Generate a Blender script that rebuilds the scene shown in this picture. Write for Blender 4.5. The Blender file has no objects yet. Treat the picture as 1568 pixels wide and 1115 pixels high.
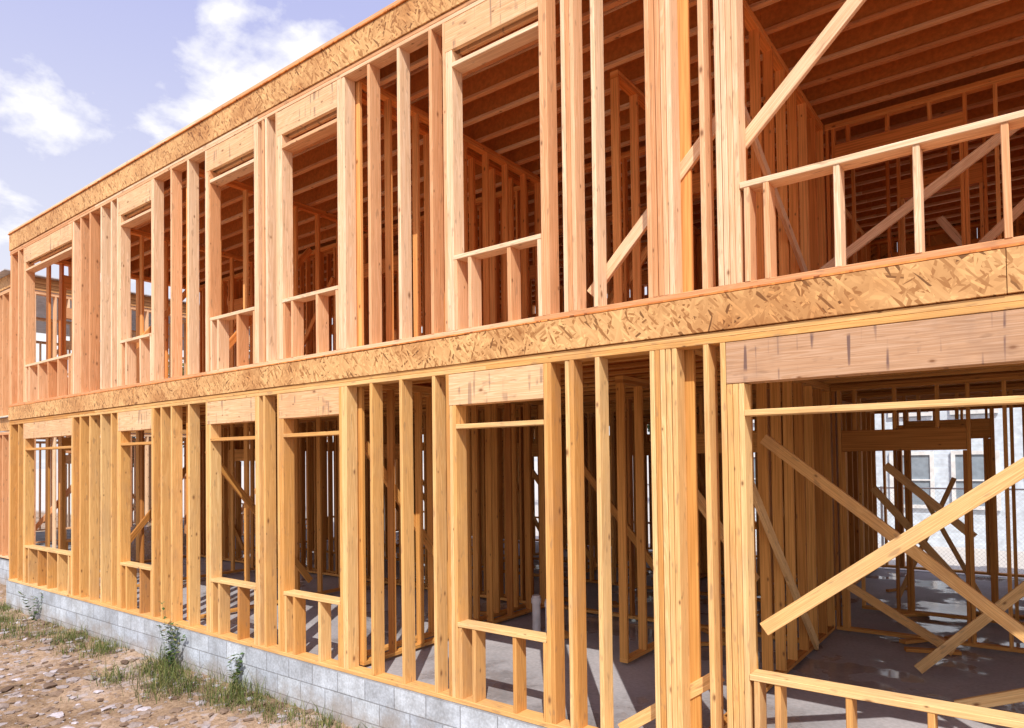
import bpy, math, random
import numpy as np
from mathutils import Vector, Matrix, noise
random.seed(7)
S=bpy.context.scene
S.view_settings.view_transform='Standard'
# ---------------------------------------------------------------- camera
f=1045.0; PX=784.0; PY=680.0
def ray(x,y): return Vector(((x-PX)/f,-(y-PY)/f,-1.0)).normalized()
Xc=(-ray(-600,722)).normalized(); up=ray(200,-45000)
Zc=(up-up.dot(Xc)*Xc).normalized(); Yc=Zc.cross(Xc)
R=Matrix((Xc,Yc,Zc))
C=Vector((14.69,-4.37,2.02))
cam=bpy.data.cameras.new("camera"); co=bpy.data.objects.new("camera",cam); S.collection.objects.link(co)
co.matrix_world=Matrix.Translation(C)@R.to_4x4()
cam.lens=f/1568*36; cam.sensor_width=36; cam.shift_y=(PY-557.5)/1568; cam.clip_end=3000; cam.clip_start=.05
S.camera=co
# ---------------------------------------------------------------- node helpers
class N:
    def __init__(s,name):
        s.m=bpy.data.materials.new(name); s.m.use_nodes=True
        s.t=s.m.node_tree; s.b=s.t.nodes['Principled BSDF']
    def n(s,typ,ins={},**kw):
        nd=s.t.nodes.new(typ)
        for k,v in kw.items(): setattr(nd,k,v)
        for k,v in ins.items():
            if hasattr(v,'is_output'): s.t.links.new(v,nd.inputs[k])
            else: nd.inputs[k].default_value=v
        return nd
    def mix(s,a,b,fac,mode='MIX'):
        nd=s.t.nodes.new('ShaderNodeMix'); nd.data_type='RGBA'; nd.blend_type=mode
        for i,v in ((6,a),(7,b),(0,fac)):
            if hasattr(v,'is_output'): s.t.links.new(v,nd.inputs[i])
            else: nd.inputs[i].default_value=(tuple(v)+(1,))[:4] if i>0 else v
        return nd.outputs[2]
    def ramp(s,fac,stops,interp='LINEAR'):
        nd=s.t.nodes.new('ShaderNodeValToRGB'); cr=nd.color_ramp; cr.interpolation=interp
        while len(cr.elements)<len(stops): cr.elements.new(.5)
        for e,(p,c) in zip(cr.elements,stops):
            e.position=p; e.color=(tuple(c)+(1,))[:4] if not isinstance(c,(int,float)) else (c,c,c,1)
        s.t.links.new(fac,nd.inputs[0]); return nd.outputs[0]
    def math(s,op,a,b=0.0,clamp=False):
        nd=s.t.nodes.new('ShaderNodeMath'); nd.operation=op; nd.use_clamp=clamp
        for i,v in ((0,a),(1,b)):
            if hasattr(v,'is_output'): s.t.links.new(v,nd.inputs[i])
            else: nd.inputs[i].default_value=v
        return nd.outputs[0]
    def mapping(s,vec,scale=(1,1,1),loc=(0,0,0),rot=(0,0,0)):
        return s.n('ShaderNodeMapping',{0:vec,1:loc,2:rot,3:scale}).outputs[0]
    def out(s,col,rough=.7,bump=None,dist=.003,strength=.5,spec=.3,metal=0):
        for k,v in (('Base Color',col),('Roughness',rough),('Specular IOR Level',spec),('Metallic',metal)):
            if hasattr(v,'is_output'): s.t.links.new(v,s.b.inputs[k])
            else: s.b.inputs[k].default_value=(tuple(v)+(1,))[:4] if k=='Base Color' else v
        if bump is not None:
            bn=s.n('ShaderNodeBump',{'Height':bump,'Distance':dist,'Strength':strength})
            s.t.links.new(bn.outputs[0],s.b.inputs['Normal'])
        return s.m
def lumber(name,A,B,D,weather=.25,full=True,streak=0.0):
    s=N(name)
    tone=s.n('ShaderNodeAttribute',attribute_name='tone').outputs['Fac']
    uv=s.n('ShaderNodeTexCoord').outputs['UV']; ob=s.n('ShaderNodeTexCoord').outputs['Object']
    base=s.ramp(tone,[(0,D),(.35,A),(1,B)])
    fine=s.n('ShaderNodeTexNoise',{'Vector':s.mapping(uv,(2.2,150,1) if full else (1.5,60,1)),'Scale':1.0,'Detail':3.0 if full else 1.0,'Roughness':.65},noise_dimensions='2D').outputs[0]
    c=s.mix(base,s.ramp(fine,[(.3,(.80,.74,.66)),(.65,(1.08,1.08,1.07))]),1.0,'MULTIPLY')
    if full:
        broad=s.n('ShaderNodeTexNoise',{'Vector':s.mapping(uv,(.45,13,1)),'Scale':1.0,'Detail':2.0,'Distortion':.7},noise_dimensions='2D').outputs[0]
        bands=s.math('SINE',s.math('MULTIPLY',broad,75.0))
        c=s.mix(c,s.ramp(bands,[(0,(.86,.76,.64)),(.6,(1,1,1))]),.6,'MULTIPLY')
    vo=s.n('ShaderNodeTexVoronoi',{'Vector':s.mapping(uv,(2.7,5.2,1)),'Scale':1.0},voronoi_dimensions='2D')
    cc=s.n('ShaderNodeSeparateColor',{0:vo.outputs['Color']})
    isk=s.math('GREATER_THAN',cc.outputs[0],.60)
    dd=s.math('MULTIPLY',vo.outputs['Distance'],s.math('ADD',s.math('MULTIPLY',cc.outputs[1],1.6),1.0))
    kn=s.math('MULTIPLY',s.ramp(dd,[(.035,1.0),(.075,.4),(.13,0.0)]),isk)
    c=s.mix(c,(.20,.08,.03),s.math('MULTIPLY',kn,.85))
    if full:
        wn=s.n('ShaderNodeTexNoise',{'Vector':s.mapping(ob,(1,1,.6)),'Scale':1.7,'Detail':4.0,'Roughness':.75}).outputs[0]
        c=s.mix(c,(.36,.22,.15),s.math('MULTIPLY',s.ramp(wn,[(.48,0.0),(.70,1.0)]),weather))
        sm2=s.n('ShaderNodeTexNoise',{'Vector':s.mapping(uv,(6,22,1)),'Scale':1.0,'Detail':2.0},noise_dimensions='2D').outputs[0]
        c=s.mix(c,(.30,.17,.10),s.math('MULTIPLY',s.ramp(sm2,[(.66,0.0),(.76,1.0)]),.45))
    if streak:
        sn=s.n('ShaderNodeTexNoise',{'Vector':s.mapping(uv,(20,1.2,1)),'Scale':1.0,'Detail':1.0},noise_dimensions='2D').outputs[0]
        sm=s.n('ShaderNodeTexNoise',{'Vector':s.mapping(uv,(3,9,1)),'Scale':1.0,'Detail':1.0},noise_dimensions='2D').outputs[0]
        c=s.mix(c,(.17,.10,.09),s.math('MULTIPLY',s.math('MULTIPLY',s.ramp(sn,[(.62,0.0),(.70,1.0)]),s.ramp(sm,[(.42,0.0),(.55,1.0)])),streak))
    return s.out(c,.72,fine if full else None,.0012,.5,.25)
def osb(name,plane,A=(.66,.36,.13),B=(.36,.16,.05),k=1.0,nl=5):
    s=N(name); ob=s.n('ShaderNodeTexCoord').outputs['Object']
    if plane=='xz': ob=s.mapping(ob,(1,1,1),(0,0,0),(math.radians(-90),0,0))
    ob=s.mapping(ob,(1,1,0))
    def layer(rot,sc,off):
        v=s.mapping(ob,(1,1,1),(0,0,0),(0,0,rot)); v=s.mapping(v,(sc*.42,sc*2.3,1),(off,off*2,0))
        vo=s.n('ShaderNodeTexVoronoi',{'Vector':v,'Scale':1.0,'Randomness':1.0},voronoi_dimensions='2D')
        c=s.n('ShaderNodeSeparateColor',{0:vo.outputs['Color']})
        return c.outputs[0],c.outputs[1]
    v,_=layer(.25,24*k,3)
    for rot,sc,off,th in ((-.55,26,11,.5),(1.1,27,7,.66),(-1.3,24,5,.78),(.8,30,9,.72))[:nl-1]:
        b0,b1=layer(rot,sc*k,off); v=s.mix(v,b0,s.math('GREATER_THAN',b1,th))
    col=s.ramp(v,[(0,tuple(x*.5 for x in B)),(.07,B),(.3,tuple((x*.7+y*.3) for x,y in zip(A,B))),(.8,A),(1,tuple(min(1,x*1.25) for x in A))])
    wn=s.n('ShaderNodeTexNoise',{'Vector':ob,'Scale':1.6,'Detail':3.0}).outputs[0]
    col=s.mix(col,s.ramp(wn,[(.3,(.70,.56,.44)),(.58,(1.03,1.03,1.03))]),1.0,'MULTIPLY')
    return s.out(col,.6,None,.002,.6,.35)
def plain(name,col,rough=.5,spec=.4,metal=0,sc=6.0):
    s=N(name); ob=s.n('ShaderNodeTexCoord').outputs['Object']
    n1=s.n('ShaderNodeTexNoise',{'Vector':ob,'Scale':sc,'Detail':2.0}).outputs[0]
    return s.out(s.mix(col,s.ramp(n1,[(.3,(.80,.80,.80)),(.7,(1.08,1.08,1.08))]),1.0,'MULTIPLY'),rough,None,spec=spec,metal=metal)
M={}
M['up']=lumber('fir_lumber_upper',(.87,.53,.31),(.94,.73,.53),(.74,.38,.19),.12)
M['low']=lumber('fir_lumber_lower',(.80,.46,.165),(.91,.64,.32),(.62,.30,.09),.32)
M['up_shaded']=lumber('fir_lumber_upper_shaded',(.83,.36,.11),(.90,.46,.17),(.70,.25,.065),.05,False)  # same fir, indoor shade and bounced light painted in as deeper orange
M['low_shaded']=lumber('fir_lumber_lower_shaded',(.62,.30,.08),(.74,.39,.12),(.44,.18,.045),.25,False)  # darker, browner copy of the front lumber, interior shade put into the colour
M['hdr']=lumber('header_lumber',(.86,.56,.33),(.88,.62,.39),(.80,.46,.25),.25,True,.55)
M['hdrgrey']=lumber('weathered_beam_lumber',(.60,.38,.25),(.66,.44,.29),(.52,.32,.21),.6,True,.9)
M['osb']=osb('osb_rim_board','xz',(.74,.43,.18),(.40,.18,.055)); M['osbd']=osb('osb_sheathing','xy',(.78,.30,.075),(.54,.17,.035),.6,3)
M['web']=plain('osb_joist_web',(.62,.23,.06),.7,.2,0,25.0)
M['osbs']=osb('osb_wall_sheathing','xz',(.74,.40,.14),(.52,.24,.07),.6,3)
# ---------------------------------------------------------------- board groups
class G:
    def __init__(s): s.v=[];s.f=[];s.uv=[];s.t=[]
def board(g,p0,p1,a,b,A,c=.003,tone=None,jit=0.0):
    p0=Vector(p0);p1=Vector(p1);d=(p1-p0);L=d.length
    if L<1e-4: return
    d.normalize(); A=Vector(A); A=(A-A.dot(d)*d).normalized(); Bv=d.cross(A)
    if jit:
        p0=p0+A*random.uniform(-jit,jit)+Bv*random.uniform(-jit,jit); p1=p1+A*random.uniform(-jit,jit)+Bv*random.uniform(-jit,jit)
    h,k=a/2,b/2; c=min(c,h*.4,k*.4)
    pr=[(h,-k+c),(h,k-c),(h-c,k),(-h+c,k),(-h,k-c),(-h,-k+c),(-h+c,-k),(h-c,-k)]
    i=len(g.v)
    for P in (p0,p1):
        for x,y in pr: g.v.append(P+A*x+Bv*y)
    ou,ov=random.random()*50,random.random()*50; per=[0]
    for q in range(8):
        x0,y0=pr[q];x1,y1=pr[(q+1)%8]; per.append(per[-1]+math.hypot(x1-x0,y1-y0))
    for q in range(8):
        r=(q+1)%8
        g.f.append((i+q,i+r,i+8+r,i+8+q))
        g.uv+= [(ou,ov+per[q]),(ou,ov+per[q+1]),(ou+L,ov+per[q+1]),(ou+L,ov+per[q])]
    g.f.append(tuple(i+7-q for q in range(8))); g.uv+=[(ou+pr[7-q][0]*.2,ov+pr[7-q][1]) for q in range(8)]
    g.f.append(tuple(i+8+q for q in range(8))); g.uv+=[(ou+pr[q][0]*.2,ov+pr[q][1]) for q in range(8)]
    if tone is None: tone=random.random()
    g.t+=[tone]*16
def mkobj(name,g,mat,parent=None,smooth=False):
    me=bpy.data.meshes.new(name); me.from_pydata([tuple(v) for v in g.v],[],g.f)
    if g.uv and len(g.uv)==len(me.loops):
        uv=me.uv_layers.new(name='UVMap'); uv.data.foreach_set('uv',[x for p in g.uv for x in p])
    if g.t and len(g.t)==len(me.vertices):
        at=me.attributes.new('tone','FLOAT','POINT'); at.data.foreach_set('value',g.t)
    me.materials.append(mat); me.update()
    if smooth: me.polygons.foreach_set('use_smooth',[True]*len(me.polygons))
    o=bpy.data.objects.new(name,me); S.collection.objects.link(o)
    if parent: o.parent=parent
    return o
def empty(name):
    e=bpy.data.objects.new(name,None); S.collection.objects.link(e); return e
def box(g,x0,x1,y0,y1,z0,z1,c=.003,tone=None):
    dims=(x1-x0,y1-y0,z1-z0); ax=max(range(3),key=lambda q:dims[q])
    cx,cy,cz=(x0+x1)/2,(y0+y1)/2,(z0+z1)/2
    if ax==0: board(g,(x0,cy,cz),(x1,cy,cz),dims[1],dims[2],(0,1,0),c,tone)
    elif ax==1: board(g,(cx,y0,cz),(cx,y1,cz),dims[0],dims[2],(1,0,0),c,tone)
    else: board(g,(cx,cy,z0),(cx,cy,z1),dims[0],dims[1],(1,0,0),c,tone)
T=.038; W=.14
def plate_run(g,x0,x1,y0,y1,z0,z1,off=0.):
    x=x0; L=2.6+off
    while x<x1-.01:
        e=min(x+L,x1)
        if x1-e<.6: e=x1
        box(g,x,e-.002,y0+random.uniform(-.002,.002),y1,z0,z1); x=e; L=random.choice([3.66,4.27,4.88])
# ---------------------------------------------------------------- FRONT FACADE
bld=empty('wood_frame_building')
XE=19.0
ZL=2.765
wins=[(.77,2.74),(4.44,5.35),(6.84,7.78),(8.31,9.24),(10.79,11.70)]
studs=[0,.04,.41,3.05,3.39,3.78,4.12,5.87,6.30,7.93,9.32,9.69,10.10,10.51,11.90,11.94,12.165,12.60,12.64,12.68,12.72,12.76,12.99,
       15.50,15.9,16.3,16.7,17.1,17.5,17.9,18.3,18.7,18.92]
def facade(z0,gs,gh,low):
    zt=z0+(ZL if low else 2.715)
    st=list(studs)
    if low: st+= [5.60]
    else: st+=[8.0,11.98]
    for x in st:
        y=random.uniform(-.003,.005)
        board(gs,(x+T/2,W/2+y,z0),(x+T/2,W/2+y,zt),T-.0015,W,(1,0,0),.004,jit=.003)
    for a,b in wins:
        for q in (1,2): board(gs,(a-T*q+T/2,W/2,z0),(a-T*q+T/2,W/2+.001*q,zt-.272),T-.0015,W,(1,0,0),.004,jit=.0015)
        board(gs,(a-T*2.5,W/2,z0),(a-T*2.5,W/2,zt),T-.0015,W,(1,0,0),.004,jit=.0015)
        for q in (0,1): board(gs,(b+T*q+T/2,W/2,z0),(b+T*q+T/2,W/2,zt),T-.0015,W,(1,0,0),.004,jit=.0015)
        board(gh,(a-.076,.02,zt-.137),(b,.02,zt-.137),.04,.268,(0,1,0),.003)
        board(gh,(a-.076,.105,zt-.137),(b,.105,zt-.137),.04,.268,(0,1,0),.003)
        z=z0+2.31; board(gs,(a,W/2,z),(b,W/2,z+random.uniform(-.006,.006)),W,T,(0,1,0))
        z=z0+.625; board(gs,(a,W/2-.006,z),(b,W/2-.006,z),W,T,(0,1,0),tone=.9)
        n=2 if b-a<1.5 else 5
        xs=[a+.17+.42*i for i in range(n)]+[a+T/2,b-T/2]
        for x in xs: board(gs,(x,W/2,z0),(x,W/2,z-T/2),T-.002,W,(1,0,0),.004,jit=.004)
    a,b=13.255,15.45
    board(gs,(13.10+T/2,W/2,z0),(13.10+T/2,W/2,zt),T-.002,W,(1,0,0),.004)
    for q in range(3): board(gs,(13.14+T*q+T/2,W/2+random.uniform(0,.003),z0),(13.14+T*q+T/2,W/2,zt-.275),T-.002,W,(1,0,0),.004)
    z=z0+2.30; board(gs,(a,W/2,z),(b,W/2,z-.004),W,T,(0,1,0),tone=.85)
    z=z0+.625; board(gs,(a,W/2-.006,z),(b,W/2-.006,z+.004),W,T,(0,1,0),tone=.95)
    for x in [a+T/2]+[13.40+.4064*i for i in range(5)]: board(gs,(x+T/2,W/2,z0),(x+T/2,W/2,z-T/2),T-.002,W,(1,0,0),.004,jit=.004)
glow,gup,gh,ghg=G(),G(),G(),G()
facade(0,glow,gh,True); facade(3.138,gup,gh,False)
for zt,g in ((ZL,ghg),(3.138+2.715,gh)):
    board(g,(13.142,.02,zt-.137),(15.45,.02,zt-.137),.04,.268,(0,1,0),.003,tone=.4)
    board(g,(13.142,.105,zt-.137),(15.45,.105,zt-.137),.04,.268,(0,1,0),.003)
plate_run(glow,-.01,XE,-.005,W,-.040,-.001)
plate_run(glow,-.01,XE,0,W,ZL+.001,ZL+.038); plate_run(glow,-.01,XE,0,W,ZL+.039,ZL+.076,1)
plate_run(gup,-.01,XE,0,W,3.101,3.138,.5)
plate_run(gup,-.01,XE,0,W,5.854,5.891); plate_run(gup,-.01,XE,0,W,5.892,5.929,1)
gr=G()
def rim(z0,z1,y=-.014):
    x=-.012
    while x<XE:
        e=min(XE,x+random.choice([2.44,3.66,4.88])); z=random.uniform(-.003,.003)
        box(gr,x,e-.004,y+random.uniform(-.002,.002),.014,z0+z,z1+z,.002); x=e
rim(2.846,3.082); rim(5.934,6.222)
box(gr,-.012,.016,.02,9.6,2.845,3.085); box(gr,-.012,.016,.02,9.6,5.932,6.225)
box(gr,XE-.016,XE+.012,.02,9.6,2.845,3.085); box(gr,XE-.016,XE+.012,.02,9.6,5.932,6.225)
box(gr,0,XE,9.58,9.61,2.845,3.085); box(gr,0,XE,9.58,9.61,5.932,6.225)
gd=G(); box(gd,-.015,XE+.015,-.016,9.62,3.087,3.099,.001)
g2=G(); box(g2,-.03,XE+.03,-.03,9.63,6.228,6.243,.001)
plate_run(gup,-.02,XE,-.022,.118,6.2445,6.2825,.7)
mkobj('lower_storey_front_framing',glow,M['low'],bld); mkobj('upper_storey_front_framing',gup,M['up'],bld)
mkobj('window_headers',gh,M['hdr'],bld); mkobj('garage_header_beam',ghg,M['hdrgrey'],bld)
mkobj('osb_rim_boards',gr,M['osb'],bld); mkobj('upper_subfloor_sheathing',gd,M['osbd'],bld); mkobj('roof_sheathing',g2,M['osbd'],bld)
# ---------------------------------------------------------------- interior walls
def wall(g,P,d,L,z0,z1,ops=(),dep=.089,sp=.4064,diag=True):
    P=Vector((P[0],P[1],0)); d=Vector((d[0],d[1],0)); n=Vector((-d.y,d.x,0))
    def pt(s,z): return P+d*s+n*dep/2+Vector((0,0,z))
    def stud(s,za,zb): board(g,pt(s,za),pt(s,zb),T-.002,dep,d,.003,jit=.004)
    board(g,pt(0,z0+T/2),pt(L,z0+T/2),dep,T-.001,n)
    for q in (1,3): board(g,pt(0,z1-T*q/2),pt(L,z1-T*q/2),dep,T-.001,n)
    zb,zt=z0+T,z1-2*T
    s=T/2
    while s<L:
        if not any(a-.09<s<b+.09 for a,b,_,_ in ops): stud(s,zb,zt)
        s+=sp
    stud(L-T/2,zb,zt)
    for a,b,sill,head in ops:
        for e in (a-1.5*T,b+1.5*T): stud(e,zb,zt)
        for e in (a-.5*T,b+.5*T): stud(e,zb,z0+head)
        board(g,pt(a-T,z0+head+.125),pt(b+T,z0+head+.125),dep-.004,.24,n)
        s=a+.1
        while s<b: stud(s,z0+head+.25,zt); s+=sp
        if sill>0:
            board(g,pt(a,z0+sill-T/2),pt(b,z0+sill-T/2),dep,T-.002,n); s=a+T/2
            while s<b: stud(s,zb,z0+sill-T); s+=sp
    if diag and L>2.2:
        s=random.uniform(.1,.5)
        while s+1.7<L:
            sg=random.random()<.5; o=n*(dep/2+.021)*(1 if random.random()<.5 else -1)
            za,zc=z0+.25,z0+2.2
            if sg: za,zc=zc,za
            if random.random()<.7: board(g,pt(s,za)+o,pt(s+1.6,zc)+o,.089,T,(0,0,1))
            s+=random.uniform(2.2,3.6)
gi=[G(),G()]
for lv,(z0,z1) in enumerate(((0.0,2.845),(3.10,5.928))):
    g=gi[lv]
    wall(g,(0,3.40),(1,0),9.3,z0,z1,[(1.5,2.4,0,2.06),(5.6,6.5,0,2.06)])
    wall(g,(0,3.56),(1,0),9.2,z0,z1,[(1.5,2.4,0,2.06),(5.6,6.5,0,2.06)],diag=False)
    wall(g,(9.42,3.40),(1,0),3.33,z0,z1,[(2.1,2.9,0,2.06)])
    wall(g,(12.87,4.25),(1,0),6.1,z0,z1,[(.14,1.27,0,2.06),(2.4,3.3,0,2.06)] if lv==0 else [(.14,1.32,0,2.31),(2.4,3.3,0,2.06)],diag=False)
    wall(g,(0,5.30),(1,0),12.7,z0,z1,[(3.0,3.9,0,2.06),(7.4,8.3,0,2.06)])
    wall(g,(12.9,5.60),(1,0),6.0,z0,z1,[(.60,1.40,0,2.2),(3.5,4.4,0,2.06)],diag=False)
    wall(g,(0,6.90),(1,0),12.3,z0,z1,[(2.2,3.1,0,2.06),(8.4,9.3,0,2.06)])
    wall(g,(0,9.48),(1,0),18.95,z0,z1,[(.8,2.7,.6,2.3),(4.4,5.4,.6,2.3),(7,8,.6,2.3),(9.6,10.6,.6,2.3),(12.9,14.1,0 if lv==0 else .6,2.3),(16,17,.6,2.3)],dep=.12)
    for X in (2.95,6.05,9.40,16.9): wall(g,(X,.16),(0,1),3.23,z0,z1,[])
    wall(g,(12.86,.16),(0,1),4.08,z0,z1,[],diag=False)
    wall(g,(9.18,.16),(0,1),3.23,z0,z1,[],diag=False)
    wall(g,(11.5,1.7),(0,1),1.65,z0,z1,[],diag=False)
    for X in (2.6,4.5,6.4,8.4,10.3,11.6,12.5,14.95,15.9): wall(g,(X,5.72),(0,1),3.72,z0,z1,[])
    wall(g,(.145,.16),(0,1),9.3,z0,z1,[(.7,1.7,.6,2.3),(3.5,4.0,.6,2.3),(6,7.6,.6,2.3)],dep=.14,diag=False)
    wall(g,(XE,.16),(0,1),9.3,z0,z1,[(1,2,.6,2.3),(6,7.6,.6,2.3)],dep=.14)
mkobj('lower_storey_partition_walls',gi[0],M['low_shaded'],bld); mkobj('upper_storey_partition_walls',gi[1],M['up_shaded'],bld)
gsh=G()
for a,b in ((0,.75),(2.8,4.35),(5.5,6.95),(8.1,9.5),(10.7,12.3),(17.1,19)):
    box(gsh,a,b,9.605,9.617,-.03,2.84,.001)
for a,b in ((2.8,4.35),(5.5,6.95),(10.7,12.9),(14.1,15.9)): box(gsh,a,b,9.622,9.634,3.1,5.92,.001)
box(gsh,12.905,14.095,9.622,9.634,3.1,3.68,.001); box(gsh,12.905,14.095,9.622,9.634,5.42,5.92,.001)
mkobj('rear_wall_sheathing',gsh,M['osbs'],bld)
gj=[G(),G()]; gw=[G(),G()]
for lv,(z0,hh) in enumerate(((2.846,.238),(5.932,.293))):
    y=.42
    while y<9.4:
        y_=y+random.uniform(-.01,.01)
        for xa,xb in ((.03,6.2),(6.205,12.8),(12.805,18.97)):
            board(gj[lv],(xa,y_,z0+.019),(xb,y_,z0+.019),.058,.036,(0,1,0)); board(gj[lv],(xa,y_,z0+hh-.022),(xb,y_,z0+hh-.022),.058,.036,(0,1,0))
            board(gw[lv],(xa,y_,z0+hh/2),(xb,y_,z0+hh/2),.010,hh-.08,(0,1,0),.001)
        y+=.4064
mkobj('floor_joists',gj[0],M['low_shaded'],bld); mkobj('roof_joists',gj[1],M['up'],bld)
mkobj('floor_joist_webs',gw[0],M['web'],bld); mkobj('roof_joist_webs',gw[1],M['web'],bld)
gb=G(); gc=G()
def br(g,p0,p1,w=.089):
    board(g,Vector(p0),Vector(p1),w,T,Vector((0,0,1)),.003,tone=random.uniform(.6,1))
br(gc,(13.22,.165,4.10),(14.7,.165,5.52))
br(gc,(12.05,.165,3.28),(13.14,.165,4.38))
br(gc,(12.90,.60,5.15),(12.90,3.6,3.65)); br(gc,(12.95,3.0,3.79),(14.95,3.0,5.05)); br(gc,(13.4,3.9,3.2),(14.9,3.9,4.6)); br(gc,(13.9,5.4,4.9),(14.9,5.4,3.3))
br(gb,(13.30,.17,.90),(15.3,.17,2.42)); br(gb,(12.93,1.46,2.17),(15.2,1.46,.33)); br(gb,(12.90,1.18,1.80),(12.90,3.2,.05))
br(gb,(12.25,.165,.02),(13.0,.165,.55)); br(gb,(12.2,.9,2.2),(12.7,1.9,.9)); br(gb,(13.83,3.0,.02),(15.1,3.0,1.33)); br(gb,(13.1,3.8,.60),(14.05,3.8,.03)); br(gb,(13.1,5.4,1.6),(14.3,5.4,.1)); br(gb,(14.2,2.0,.05),(15.3,2.0,.5)); br(gb,(13.35,4.7,1.9),(14.2,4.7,1.1))
br(gb,(13.9,6.5,1.7),(13.2,6.5,.02),.06); br(gb,(13.5,6.6,1.5),(14.2,6.6,.02),.06)
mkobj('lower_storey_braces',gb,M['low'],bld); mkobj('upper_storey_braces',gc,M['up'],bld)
# ---------------------------------------------------------------- foundation + slab
s=N('concrete_block'); ob=s.n('ShaderNodeTexCoord').outputs['Object']
sp_=s.n('ShaderNodeSeparateXYZ',{0:ob}); xy=s.math('ADD',sp_.outputs[0],sp_.outputs[1])
v=s.n('ShaderNodeCombineXYZ',{0:xy,1:s.math('ADD',sp_.outputs[2],.041+2.0)}).outputs[0]
bk=s.n('ShaderNodeTexBrick',{'Vector':v,'Color1':(.62,.68,.76,1),'Color2':(.47,.52,.60,1),'Mortar':(.34,.36,.40,1),'Scale':1.0,'Mortar Size':.006,'Brick Width':.4,'Row Height':.2,'Mortar Smooth':.3})
n1=s.n('ShaderNodeTexNoise',{'Vector':ob,'Scale':2.2,'Detail':8.0,'Roughness':.7}).outputs[0]
n2=s.n('ShaderNodeTexNoise',{'Vector':ob,'Scale':45.0,'Detail':4.0}).outputs[0]
c=s.mix(bk.outputs[0],s.ramp(n1,[(.3,(.56,.53,.50)),(.65,(1.12,1.12,1.12))]),1.0,'MULTIPLY')
c=s.mix(c,s.ramp(n2,[(.3,(.78,.78,.78)),(.7,(1.10,1.10,1.10))]),1.0,'MULTIPLY')
low=s.math('MULTIPLY',s.math('SUBTRACT',-.26,s.math('ADD',sp_.outputs[2],s.math('MULTIPLY',s.math('SUBTRACT',n1,.5),.9))),3.0,True)
c=s.mix(c,(.40,.32,.26),s.math('MULTIPLY',low,.7))
M['cmu']=s.out(c,.85,s.math('SUBTRACT',s.math('MULTIPLY',n2,.3),bk.outputs['Fac']),.008,.8)
gf=G()
box(gf,-.03,XE+.03,-.03,.17,-1.2,-.042,.002); box(gf,-.03,.17,.171,9.6,-1.2,-.042,.002); box(gf,XE-.17,XE+.03,.171,9.6,-1.2,-.042,.002); box(gf,.171,XE-.171,9.45,9.65,-1.2,-.042,.002)
mkobj('concrete_block_foundation',gf,M['cmu'],bld)
s=N('concrete_slab'); ob=s.n('ShaderNodeTexCoord').outputs['Object']
n1=s.n('ShaderNodeTexNoise',{'Vector':ob,'Scale':.9,'Detail':5.0,'Roughness':.6}).outputs[0]; n2=s.n('ShaderNodeTexNoise',{'Vector':ob,'Scale':30.0,'Detail':3.0}).outputs[0]
c=s.ramp(n1,[(.3,(.24,.23,.24)),(.5,(.38,.37,.40)),(.7,(.48,.46,.49))]); c=s.mix(c,s.ramp(n2,[(.3,(.85,.85,.85)),(.7,(1.1,1.1,1.1))]),1.0,'MULTIPLY')
M['slab']=s.out(c,s.ramp(n1,[(.42,.08),(.47,.75)]),None,.001,.3,.5)
gs_=G(); box(gs_,.175,XE-.175,.175,9.445,-.5,-.03,.002); mkobj('concrete_floor_slab',gs_,M['slab'],bld)
gdeb=G()
for i in range(34):
    x=random.uniform(8,16.5); y=random.uniform(1.8,8.5); a=random.uniform(0,math.pi); L=random.uniform(.12,.8)
    d=Vector((math.cos(a),math.sin(a),0)); p=Vector((x,y,-.009+random.random()*.01)); board(gdeb,p-d*L/2,p+d*L/2,random.choice([.089,.14,.05]),.036,(-d.y,d.x,0))
mkobj('lumber_scraps',gdeb,M['low_shaded'],None)
def cyl(g,p,r,h,n=14):
    i=len(g.v); p=Vector(p)
    for z in (0,h):
        for q in range(n): g.v.append(p+Vector((r*math.cos(q*2*math.pi/n),r*math.sin(q*2*math.pi/n),z)))
    for q in range(n): g.f.append((i+q,i+(q+1)%n,i+n+(q+1)%n,i+n+q))
    g.f.append(tuple(i+n+q for q in range(n)))
pg=G(); cyl(pg,(9.95,2.35,-.03),.05,.42); cyl(pg,(10.09,2.42,-.03),.05,.38); cyl(pg,(9.95,2.35,.30),.06,.06); cyl(pg,(10.09,2.42,.26),.06,.06)
mkobj('plumbing_pipe',pg,plain('white_pvc',(.75,.74,.76),.35))
# ---------------------------------------------------------------- adjacent wing
wing=empty('wood_frame_building'); gw1=G()
for z0,z1 in ((0,2.79),(3.10,5.93)):
    wall(gw1,(-10,.9),(1,0),7,z0,z1,[(1,2,.6,2.3),(3.4,4.4,.6,2.3),(5.2,6.2,.6,2.3)],dep=.14)
    wall(gw1,(-2.86,.9),(0,1),8.5,z0,z1,[(1,2,.6,2.3),(5,6,.6,2.3)],dep=.14)
    wall(gw1,(-10,5),(1,0),7,z0,z1,[(2,3,0,2.06)]); wall(gw1,(-10,9.2),(1,0),7,z0,z1,[(2,3,.6,2.3)]); wall(gw1,(-6,1.1),(0,1),8,z0,z1,[(2,3,0,2.06)]); wall(gw1,(-9.9,.9),(0,1),8.5,z0,z1,[])
mkobj('wall_framing',gw1,M['up'],wing)
gw2=G()
for z in (2.80,5.94):
    box(gw2,-10.02,-2.84,.88,.91,z,z+.285); box(gw2,-2.87,-2.84,.912,9.4,z,z+.285)
mkobj('osb_rim_boards',gw2,M['osb'],wing)
gw3=G(); box(gw3,-10.1,-2.8,.8,9.5,3.087,3.099); box(gw3,-10.2,-2.7,.7,9.5,6.23,6.26); mkobj('floor_and_roof_deck',gw3,plain('roof_underlay',(.6,.62,.68),.7),wing)
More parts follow.
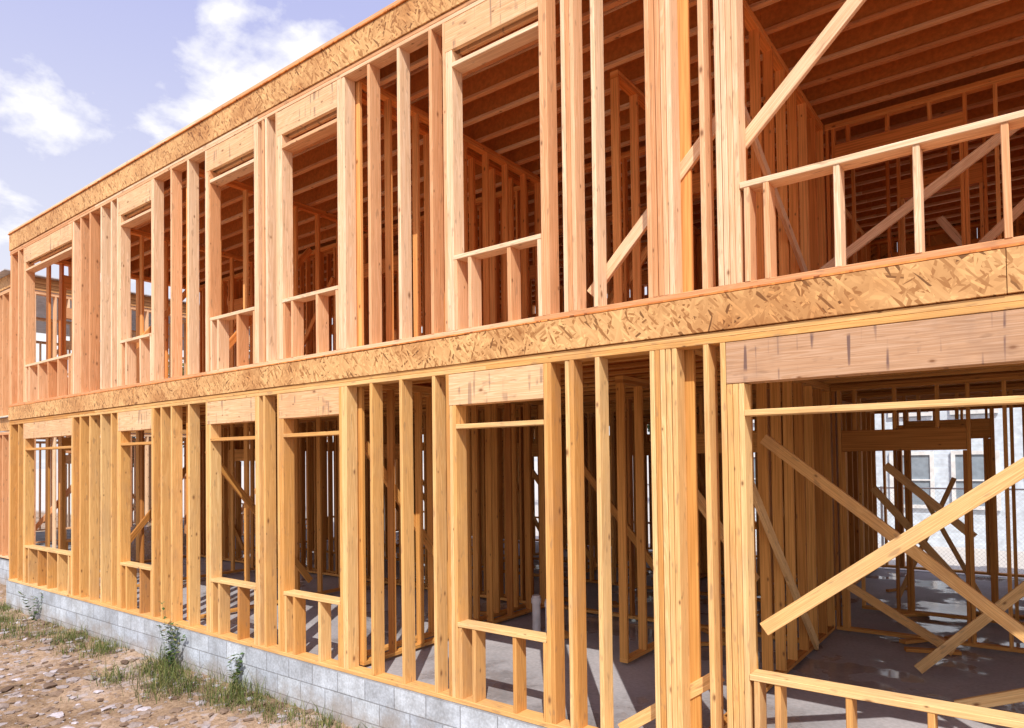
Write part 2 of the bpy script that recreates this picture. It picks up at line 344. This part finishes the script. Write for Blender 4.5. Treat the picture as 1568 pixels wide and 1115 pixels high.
gw4=G(); box(gw4,-10.03,-2.83,.87,9.4,-1.2,-.04); mkobj('concrete_block_foundation',gw4,M['cmu'],wing)
# ---------------------------------------------------------------- ground
def axis(lo,hi,a,b,st,k=1.16):
    xs=list(np.arange(a,b+st/2,st)); d=st; x=xs[-1]
    while x<hi: d*=k; x+=d; xs.append(x)
    d=st; x=xs[0]; pre=[]
    while x>lo: d*=k; x-=d; pre.append(x)
    return np.array(pre[::-1]+xs)
gx=axis(-600,600,-3,15,.07); gy=axis(-500,700,-6,.2,.05)
V=[];nx,ny=len(gx),len(gy)
def gh_(x,y):
    h=-.56
    if y<0: h-= .035*min(4,-y)
    near=max(0,min(1,1-(abs(x-7)-12)/20))
    h+=near*(.045*noise.noise((x*1.1,y*1.1,0))+.025*noise.noise((x*5,y*5,3))+.016*noise.noise((x*14,y*14,7)))
    if y<0: h+=.05*math.exp(-(-y)/.25)
    if y>.1 and -.1<x<19.1 and y<9.7: h=-.8
    return h
for j in range(ny):
    for i in range(nx): V.append((gx[i],gy[j],gh_(gx[i],gy[j])))
F=[(j*nx+i,j*nx+i+1,(j+1)*nx+i+1,(j+1)*nx+i) for j in range(ny-1) for i in range(nx-1)]
s=N('dirt_ground'); ob=s.n('ShaderNodeTexCoord').outputs['Object']
n1=s.n('ShaderNodeTexNoise',{'Vector':ob,'Scale':1.1,'Detail':6.0,'Roughness':.65}).outputs[0]
n2=s.n('ShaderNodeTexNoise',{'Vector':ob,'Scale':22.0,'Detail':5.0,'Roughness':.7}).outputs[0]
c=s.ramp(n1,[(.3,(.17,.11,.07)),(.45,(.31,.215,.14)),(.6,(.42,.30,.21)),(.75,(.44,.36,.31))])
c=s.mix(c,s.ramp(n2,[(.3,(.55,.50,.48)),(.5,(1,1,1)),(.7,(1.25,1.25,1.3))]),1.0,'MULTIPLY')
n3=s.n('ShaderNodeTexNoise',{'Vector':ob,'Scale':7.0,'Detail':4.0}).outputs[0]
c=s.mix(c,(.50,.46,.50),s.math('MULTIPLY',s.ramp(n3,[(.56,0.0),(.62,1.0)]),.5))
far=s.math('MULTIPLY',s.math('SUBTRACT',s.n('ShaderNodeSeparateXYZ',{0:ob}).outputs[1],9.9),1.0,True)
c=s.mix(c,(.64,.62,.60),s.math('MULTIPLY',far,.85))
M['dirt']=s.out(c,.95,s.math('ADD',n2,s.math('MULTIPLY',n3,.8)),.03,.8,.1)
gg=G(); gg.v=V; gg.f=F; mkobj('ground',gg,M['dirt'],None,True)
gg=G()
ico=[(0,0,1),(.89,0,.45),(.28,.85,.45),(-.72,.53,.45),(-.72,-.53,.45),(.28,-.85,.45),(.72,.53,-.45),(-.28,.85,-.45),(-.89,0,-.45),(-.28,-.85,-.45),(.72,-.53,-.45),(0,0,-1)]
icf=[(0,1,2),(0,2,3),(0,3,4),(0,4,5),(0,5,1),(1,6,2),(2,7,3),(3,8,4),(4,9,5),(5,10,1),(2,6,7),(3,7,8),(4,8,9),(5,9,10),(1,10,6),(11,7,6),(11,8,7),(11,9,8),(11,10,9),(11,6,10)]
for i in range(4200):
    x=random.uniform(1,13); y=-abs(random.gauss(1.9,1.3))-.05; r=random.choice([.01,.012,.018,.018,.03,.045,.06])*random.uniform(.7,1.4)
    z=gh_(x,y); k=len(gg.v); t=random.random(); sx,sy,sz=random.uniform(.7,1.5),random.uniform(.6,1.2),random.uniform(.2,.45)
    a=random.random()*6.3; ca,sa=math.cos(a),math.sin(a)
    for p in ico:
        w=random.uniform(.75,1.2); px,py,pz=p[0]*sx*w*r,p[1]*sy*w*r,p[2]*sz*w*r
        gg.v.append((x+px*ca-py*sa,y+px*sa+py*ca,z+pz+r*.1)); gg.t.append(t)
    gg.f+=[tuple(k+q for q in ff) for ff in icf]
s=N('rubble_stone'); tone=s.n('ShaderNodeAttribute',attribute_name='tone').outputs['Fac']; ob=s.n('ShaderNodeTexCoord').outputs['Object']
n2=s.n('ShaderNodeTexNoise',{'Vector':ob,'Scale':60.0,'Detail':4.0}).outputs[0]
c=s.mix(s.ramp(tone,[(0,(.14,.09,.065)),(.4,(.28,.20,.15)),(.75,(.38,.34,.35)),(1,(.60,.56,.62))]),s.ramp(n2,[(.3,(.75,.75,.75)),(.7,(1.1,1.1,1.1))]),1.0,'MULTIPLY')
mkobj('gravel',gg,s.out(c,.9))
gg=G()
def blade(x,y,z,h,w,lean,a,t):
    d=Vector((math.cos(a),math.sin(a),0)); n=Vector((-d.y,d.x,0)); k=len(gg.v); P=Vector((x,y,z))
    for q,(hh,ww) in enumerate(((0,1),(.5,.8),(1,.05))):
        c_=P+Vector((0,0,h*hh*(1-.25*lean*hh)))+d*lean*h*hh*hh
        gg.v+=[c_-n*w*ww/2,c_+n*w*ww/2]; gg.t+=[t,t]
    gg.f+=[(k,k+1,k+3,k+2),(k+2,k+3,k+5,k+4)]
def tuft(x,y,n,h,sp):
    for i in range(n):
        px,py=random.gauss(x,sp),min(-.04,random.gauss(y,sp*.8)); blade(px,py,gh_(px,py)-.01,h*random.uniform(.4,1.1),random.uniform(.004,.009),random.uniform(.1,1.1),random.random()*6.28,random.random())
for i in range(150):
    x=random.uniform(-1,11.5); y=-abs(random.gauss(.0,.25))-.05; d=noise.noise((x*.9,3,1))
    if d>-.15: tuft(x,y,random.randint(12,45),random.uniform(.08,.24),.08)
for X,Y,h in ((2.0,-.5,.3),(3.2,-.3,.25),(4.6,-.25,.25),(6.0,-.22,.35),(6.6,-.3,.34),(7.2,-.35,.32),(7.5,-.25,.38),(5.6,-.6,.25),(6.9,-.6,.3),(1.0,-.8,.3),(0,-1,.3),(-1,-.9,.35),(1.4,-1.5,.2),(8.0,-.3,.3),(8.6,-.2,.2)):
    for q in range(3): tuft(X+random.uniform(-.35,.35),Y+random.uniform(-.15,.1),50,h,.14)
for i in range(120):
    tuft(random.uniform(-6,9),-random.uniform(.4,4.5),random.randint(3,10),random.uniform(.04,.10),.06)
def leafmat(name,A,B):
    s=N(name); tone=s.n('ShaderNodeAttribute',attribute_name='tone').outputs['Fac']
    return s.out(s.ramp(tone,[(0,A),(.7,B),(1,(.30,.25,.10))]),.6,None,spec=.3)
mkobj('grass',gg,leafmat('grass_blades',(.055,.085,.02),(.15,.18,.05)))
gg=G()
for X,Y,H in ((6.05,-.12,.85),(6.2,-.16,.6),(1.6,-.14,.6),(7.55,-.14,.45)):
    z=gh_(X,Y)
    for st in range(5):
        a=random.random()*6.28; l=random.uniform(.05,.25); h=H*random.uniform(.6,1); pr=Vector((X,Y,z))
        for q in range(9):
            nx_=Vector((X+math.cos(a)*l*(q/9)**1.5,min(-.04,Y+math.sin(a)*l*(q/9)),z+h*(q+1)/9)); k=len(gg.v)
            gg.v+=[pr+Vector((-.003,0,0)),pr+Vector((.003,0,0)),nx_+Vector((.002,0,0)),nx_+Vector((-.002,0,0))]; gg.f.append((k,k+1,k+2,k+3)); gg.t+=[.3]*4
            for m in range(4):
                b=random.random()*6.28; L=random.uniform(.03,.07); dd=Vector((math.cos(b),math.sin(b),random.uniform(-.3,.5)))*L; sd=Vector((-math.sin(b),math.cos(b),.2))*L*.3; k=len(gg.v); t=random.random()
                gg.v+=[nx_,nx_+dd*.5+sd,nx_+dd,nx_+dd*.5-sd]; gg.f.append((k,k+1,k+2,k+3)); gg.t+=[t]*4
            pr=nx_
mkobj('weed_plant',gg,leafmat('weed_leaves',(.04,.09,.025),(.10,.17,.05)))
# ---------------------------------------------------------------- background: house, fence
hs=empty('siding_house'); g=G()
for i in range(44):
    z=-.5+i*.13
    board(g,(6,18.0-.0,z),(20,18.0,z),.135,.012,(0,-.10,1),.001)
    board(g,(6,18.0,z),(6,26.0,z),.135,.012,(-.1,0,1),.001); board(g,(20,18.0,z),(20,26.0,z),.135,.012,(.1,0,1),.001)
box(g,6.02,19.98,18.03,25.9,-.6,5.2)
mkobj('siding_walls',g,plain('blue_grey_siding',(.68,.76,.85),.6),hs)
g=G(); gl=G()
for x in (7.5,9.6,11.6,13.1,15.0,17.2):
    for z in (.6,3.2):
        box(gl,x,x+.9,17.95,17.98,z,z+1.4)
        for a,b,c_,d_ in ((x-.1,x,z-.1,z+1.5),(x+.9,x+1,z-.1,z+1.5),(x,x+.9,z+1.4,z+1.5),(x,x+.9,z-.1,z),(x,x+.9,z+.68,z+.72)): box(g,a,b,17.9,17.97,c_,d_)
box(g,5.9,6.05,17.9,18.02,-.5,5.2); box(g,19.95,20.1,17.9,18.02,-.5,5.2)
mkobj('window_frames',g,plain('white_trim',(.8,.8,.8),.5),hs); mkobj('window_glass',gl,plain('window_glass',(.28,.34,.40),.08,.8),hs)
g=G(); g.v=[(5.6,17.5,5.1),(20.4,17.5,5.1),(20.4,22,8),(5.6,22,8),(5.6,26.5,5.1),(20.4,26.5,5.1)]; g.f=[(0,1,2,3),(3,2,5,4),(0,3,4),(1,5,2)]
mkobj('gable_roof',g,plain('roof_shingles',(.10,.10,.11),.9),hs)
fe=empty('chain_link_fence'); g=G(); g2=G()
for i in range(9): cyl(g,(6+i*2,13.2,-.6),.03,1.9,10)
board(g,(6,13.2,1.27),(22,13.2,1.27),.035,.035,(0,0,1),.008)
x=6.
while x<22-1.7:
    board(g2,(x,13.17,-.5),(x+1.7,13.17,1.25),.003,.003,(0,1,0),.0005); board(g2,(x+1.7,13.16,-.5),(x,13.16,1.25),.003,.003,(0,1,0),.0005); x+=.085
gm=plain('galvanised_steel',(.6,.62,.64),.4,metal=.4); mkobj('posts_and_rail',g,gm,fe); mkobj('wire_mesh',g2,gm,fe)
g=G(); n=28
for j in range(n):
    for i in range(n):
        u,v_=i/(n-1)*2-1,j/(n-1)*2-1; r=math.hypot(u,v_); x=-1.5+u*1.3; y=3.0+v_*3.0
        g.v.append((x,y,-.75+1.5*max(0,1-r)**.8+.12*noise.noise((x*2,y*2,1))*(1-min(1,r))))
g.f=[(j*n+i,j*n+i+1,(j+1)*n+i+1,(j+1)*n+i) for j in range(n-1) for i in range(n-1)]
mkobj('dirt_mound',g,M['dirt'],None,True)
bark=plain('bark',(.12,.08,.05),.9); leaf=leafmat('tree_leaves',(.035,.07,.018),(.10,.15,.04))
def tree(x,y,H):
    t=empty('broadleaf_tree'); g=G(); g2=G(); z=-.7
    def limb(p,q,r0,r1):
        d=(q-p).normalized(); a=d.orthogonal().normalized(); b=d.cross(a); k=len(g.v)
        for P,r in ((p,r0),(q,r1)):
            for m in range(8): g.v.append(P+a*r*math.cos(m*.785)+b*r*math.sin(m*.785))
        for m in range(8): g.f.append((k+m,k+(m+1)%8,k+8+(m+1)%8,k+8+m))
    p=Vector((x,y,z)); top=Vector((x+.3,y,z+H*.45)); limb(p,top,H*.03,H*.02)
    for i in range(11):
        a=random.random()*6.28; e=top+Vector((math.cos(a)*H*random.uniform(.1,.33),math.sin(a)*H*random.uniform(.1,.33),H*random.uniform(.05,.5))); limb(top-Vector((0,0,H*.1*random.random())),e,H*.012,H*.004)
        for c_ in range(5):
            cc=e+Vector((random.gauss(0,H*.06),random.gauss(0,H*.06),random.gauss(0,H*.05))); tt=random.random()*.6; R_=H*random.uniform(.05,.09)
            for m in range(110):
                q=cc+Vector((random.gauss(0,R_*.6),random.gauss(0,R_*.6),random.gauss(0,R_*.5))); u=Vector((random.gauss(0,1),random.gauss(0,1),random.gauss(0,1))).normalized(); w=u.orthogonal().normalized(); L=H*.012; k=len(g2.v)
                g2.v+=[q-u*L,q+w*L*.6,q+u*L,q-w*L*.6]; g2.f.append((k,k+1,k+2,k+3)); g2.t+=[min(.75,tt+random.random()*.2)]*4
    mkobj('trunk_and_limbs',g,bark,t); mkobj('crown',g2,leaf,t)
for x,y,H in ((-14,8,7),(-16,13,8),(-9,24,9),(0,30,9),(26,28,10),(3,36,9)): tree(x,y,H)
# ---------------------------------------------------------------- light
sun_dir=Vector((.40,-.54,.74)).normalized()
w=bpy.data.worlds.new("World"); S.world=w; w.use_nodes=True; t=w.node_tree
el=math.asin(sun_dir.z); az=math.atan2(sun_dir.x,sun_dir.y)
sky=t.nodes.new('ShaderNodeTexSky'); sky.sky_type='NISHITA'; sky.sun_disc=False; sky.sun_elevation=el; sky.sun_rotation=az; sky.dust_density=2.0
def wn(typ,ins={},**kw):
    nd=t.nodes.new(typ)
    for k,v in kw.items(): setattr(nd,k,v)
    for k,v in ins.items():
        if hasattr(v,'is_output'): t.links.new(v,nd.inputs[k])
        else: nd.inputs[k].default_value=v
    return nd
tc=wn('ShaderNodeTexCoord').outputs['Generated']; se=wn('ShaderNodeSeparateXYZ',{0:tc})
zz=wn('ShaderNodeMath',{0:se.outputs[2],1:.30},operation='ADD').outputs[0]; zz=wn('ShaderNodeMath',{0:zz,1:.05},operation='MAXIMUM').outputs[0]
cm=wn('ShaderNodeCombineXYZ',{0:zz,1:zz,2:zz}).outputs[0]; dv=wn('ShaderNodeVectorMath',{0:tc,1:cm},operation='DIVIDE').outputs[0]
mp=wn('ShaderNodeMapping',{0:dv,1:(1.07,.75,0),3:(1,1,0.3)}).outputs[0]
nz=wn('ShaderNodeTexNoise',{'Vector':mp,'Scale':3.4,'Detail':7.0,'Roughness':.55,'Distortion':.1}).outputs[0]
rp=wn('ShaderNodeValToRGB',{0:nz}); rp.color_ramp.elements[0].position=.49; rp.color_ramp.elements[1].position=.57
hz=wn('ShaderNodeValToRGB',{0:se.outputs[2]}); hz.color_ramp.elements[0].color=(.92,.93,1.0,1); hz.color_ramp.elements[0].position=.15; hz.color_ramp.elements[1].color=(.55,.58,.93,1); hz.color_ramp.elements[1].position=.55
hv=wn('ShaderNodeVectorMath',{0:hz.outputs[0],1:(9.8,9.8,9.8)},operation='MULTIPLY').outputs[0]
def mixc(a,b,fac):
    nd=t.nodes.new('ShaderNodeMix'); nd.data_type='RGBA'
    for i,v in ((6,a),(7,b),(0,fac)):
        if hasattr(v,'is_output'): t.links.new(v,nd.inputs[i])
        else: nd.inputs[i].default_value=v
    return nd.outputs[2]
c=mixc(sky.outputs[0],hv,.9); c=mixc(c,(10.4,10.3,10.5,1),rp.outputs[0])
bg=t.nodes['Background']; t.links.new(c,bg.inputs[0]); bg.inputs[1].default_value=.105
sl=bpy.data.lights.new('sun','SUN'); sl.energy=4.5; sl.angle=math.radians(.5); sl.color=(1,.94,.84)
so=bpy.data.objects.new('sun',sl); S.collection.objects.link(so); so.rotation_euler=sun_dir.to_track_quat('Z','Y').to_euler()
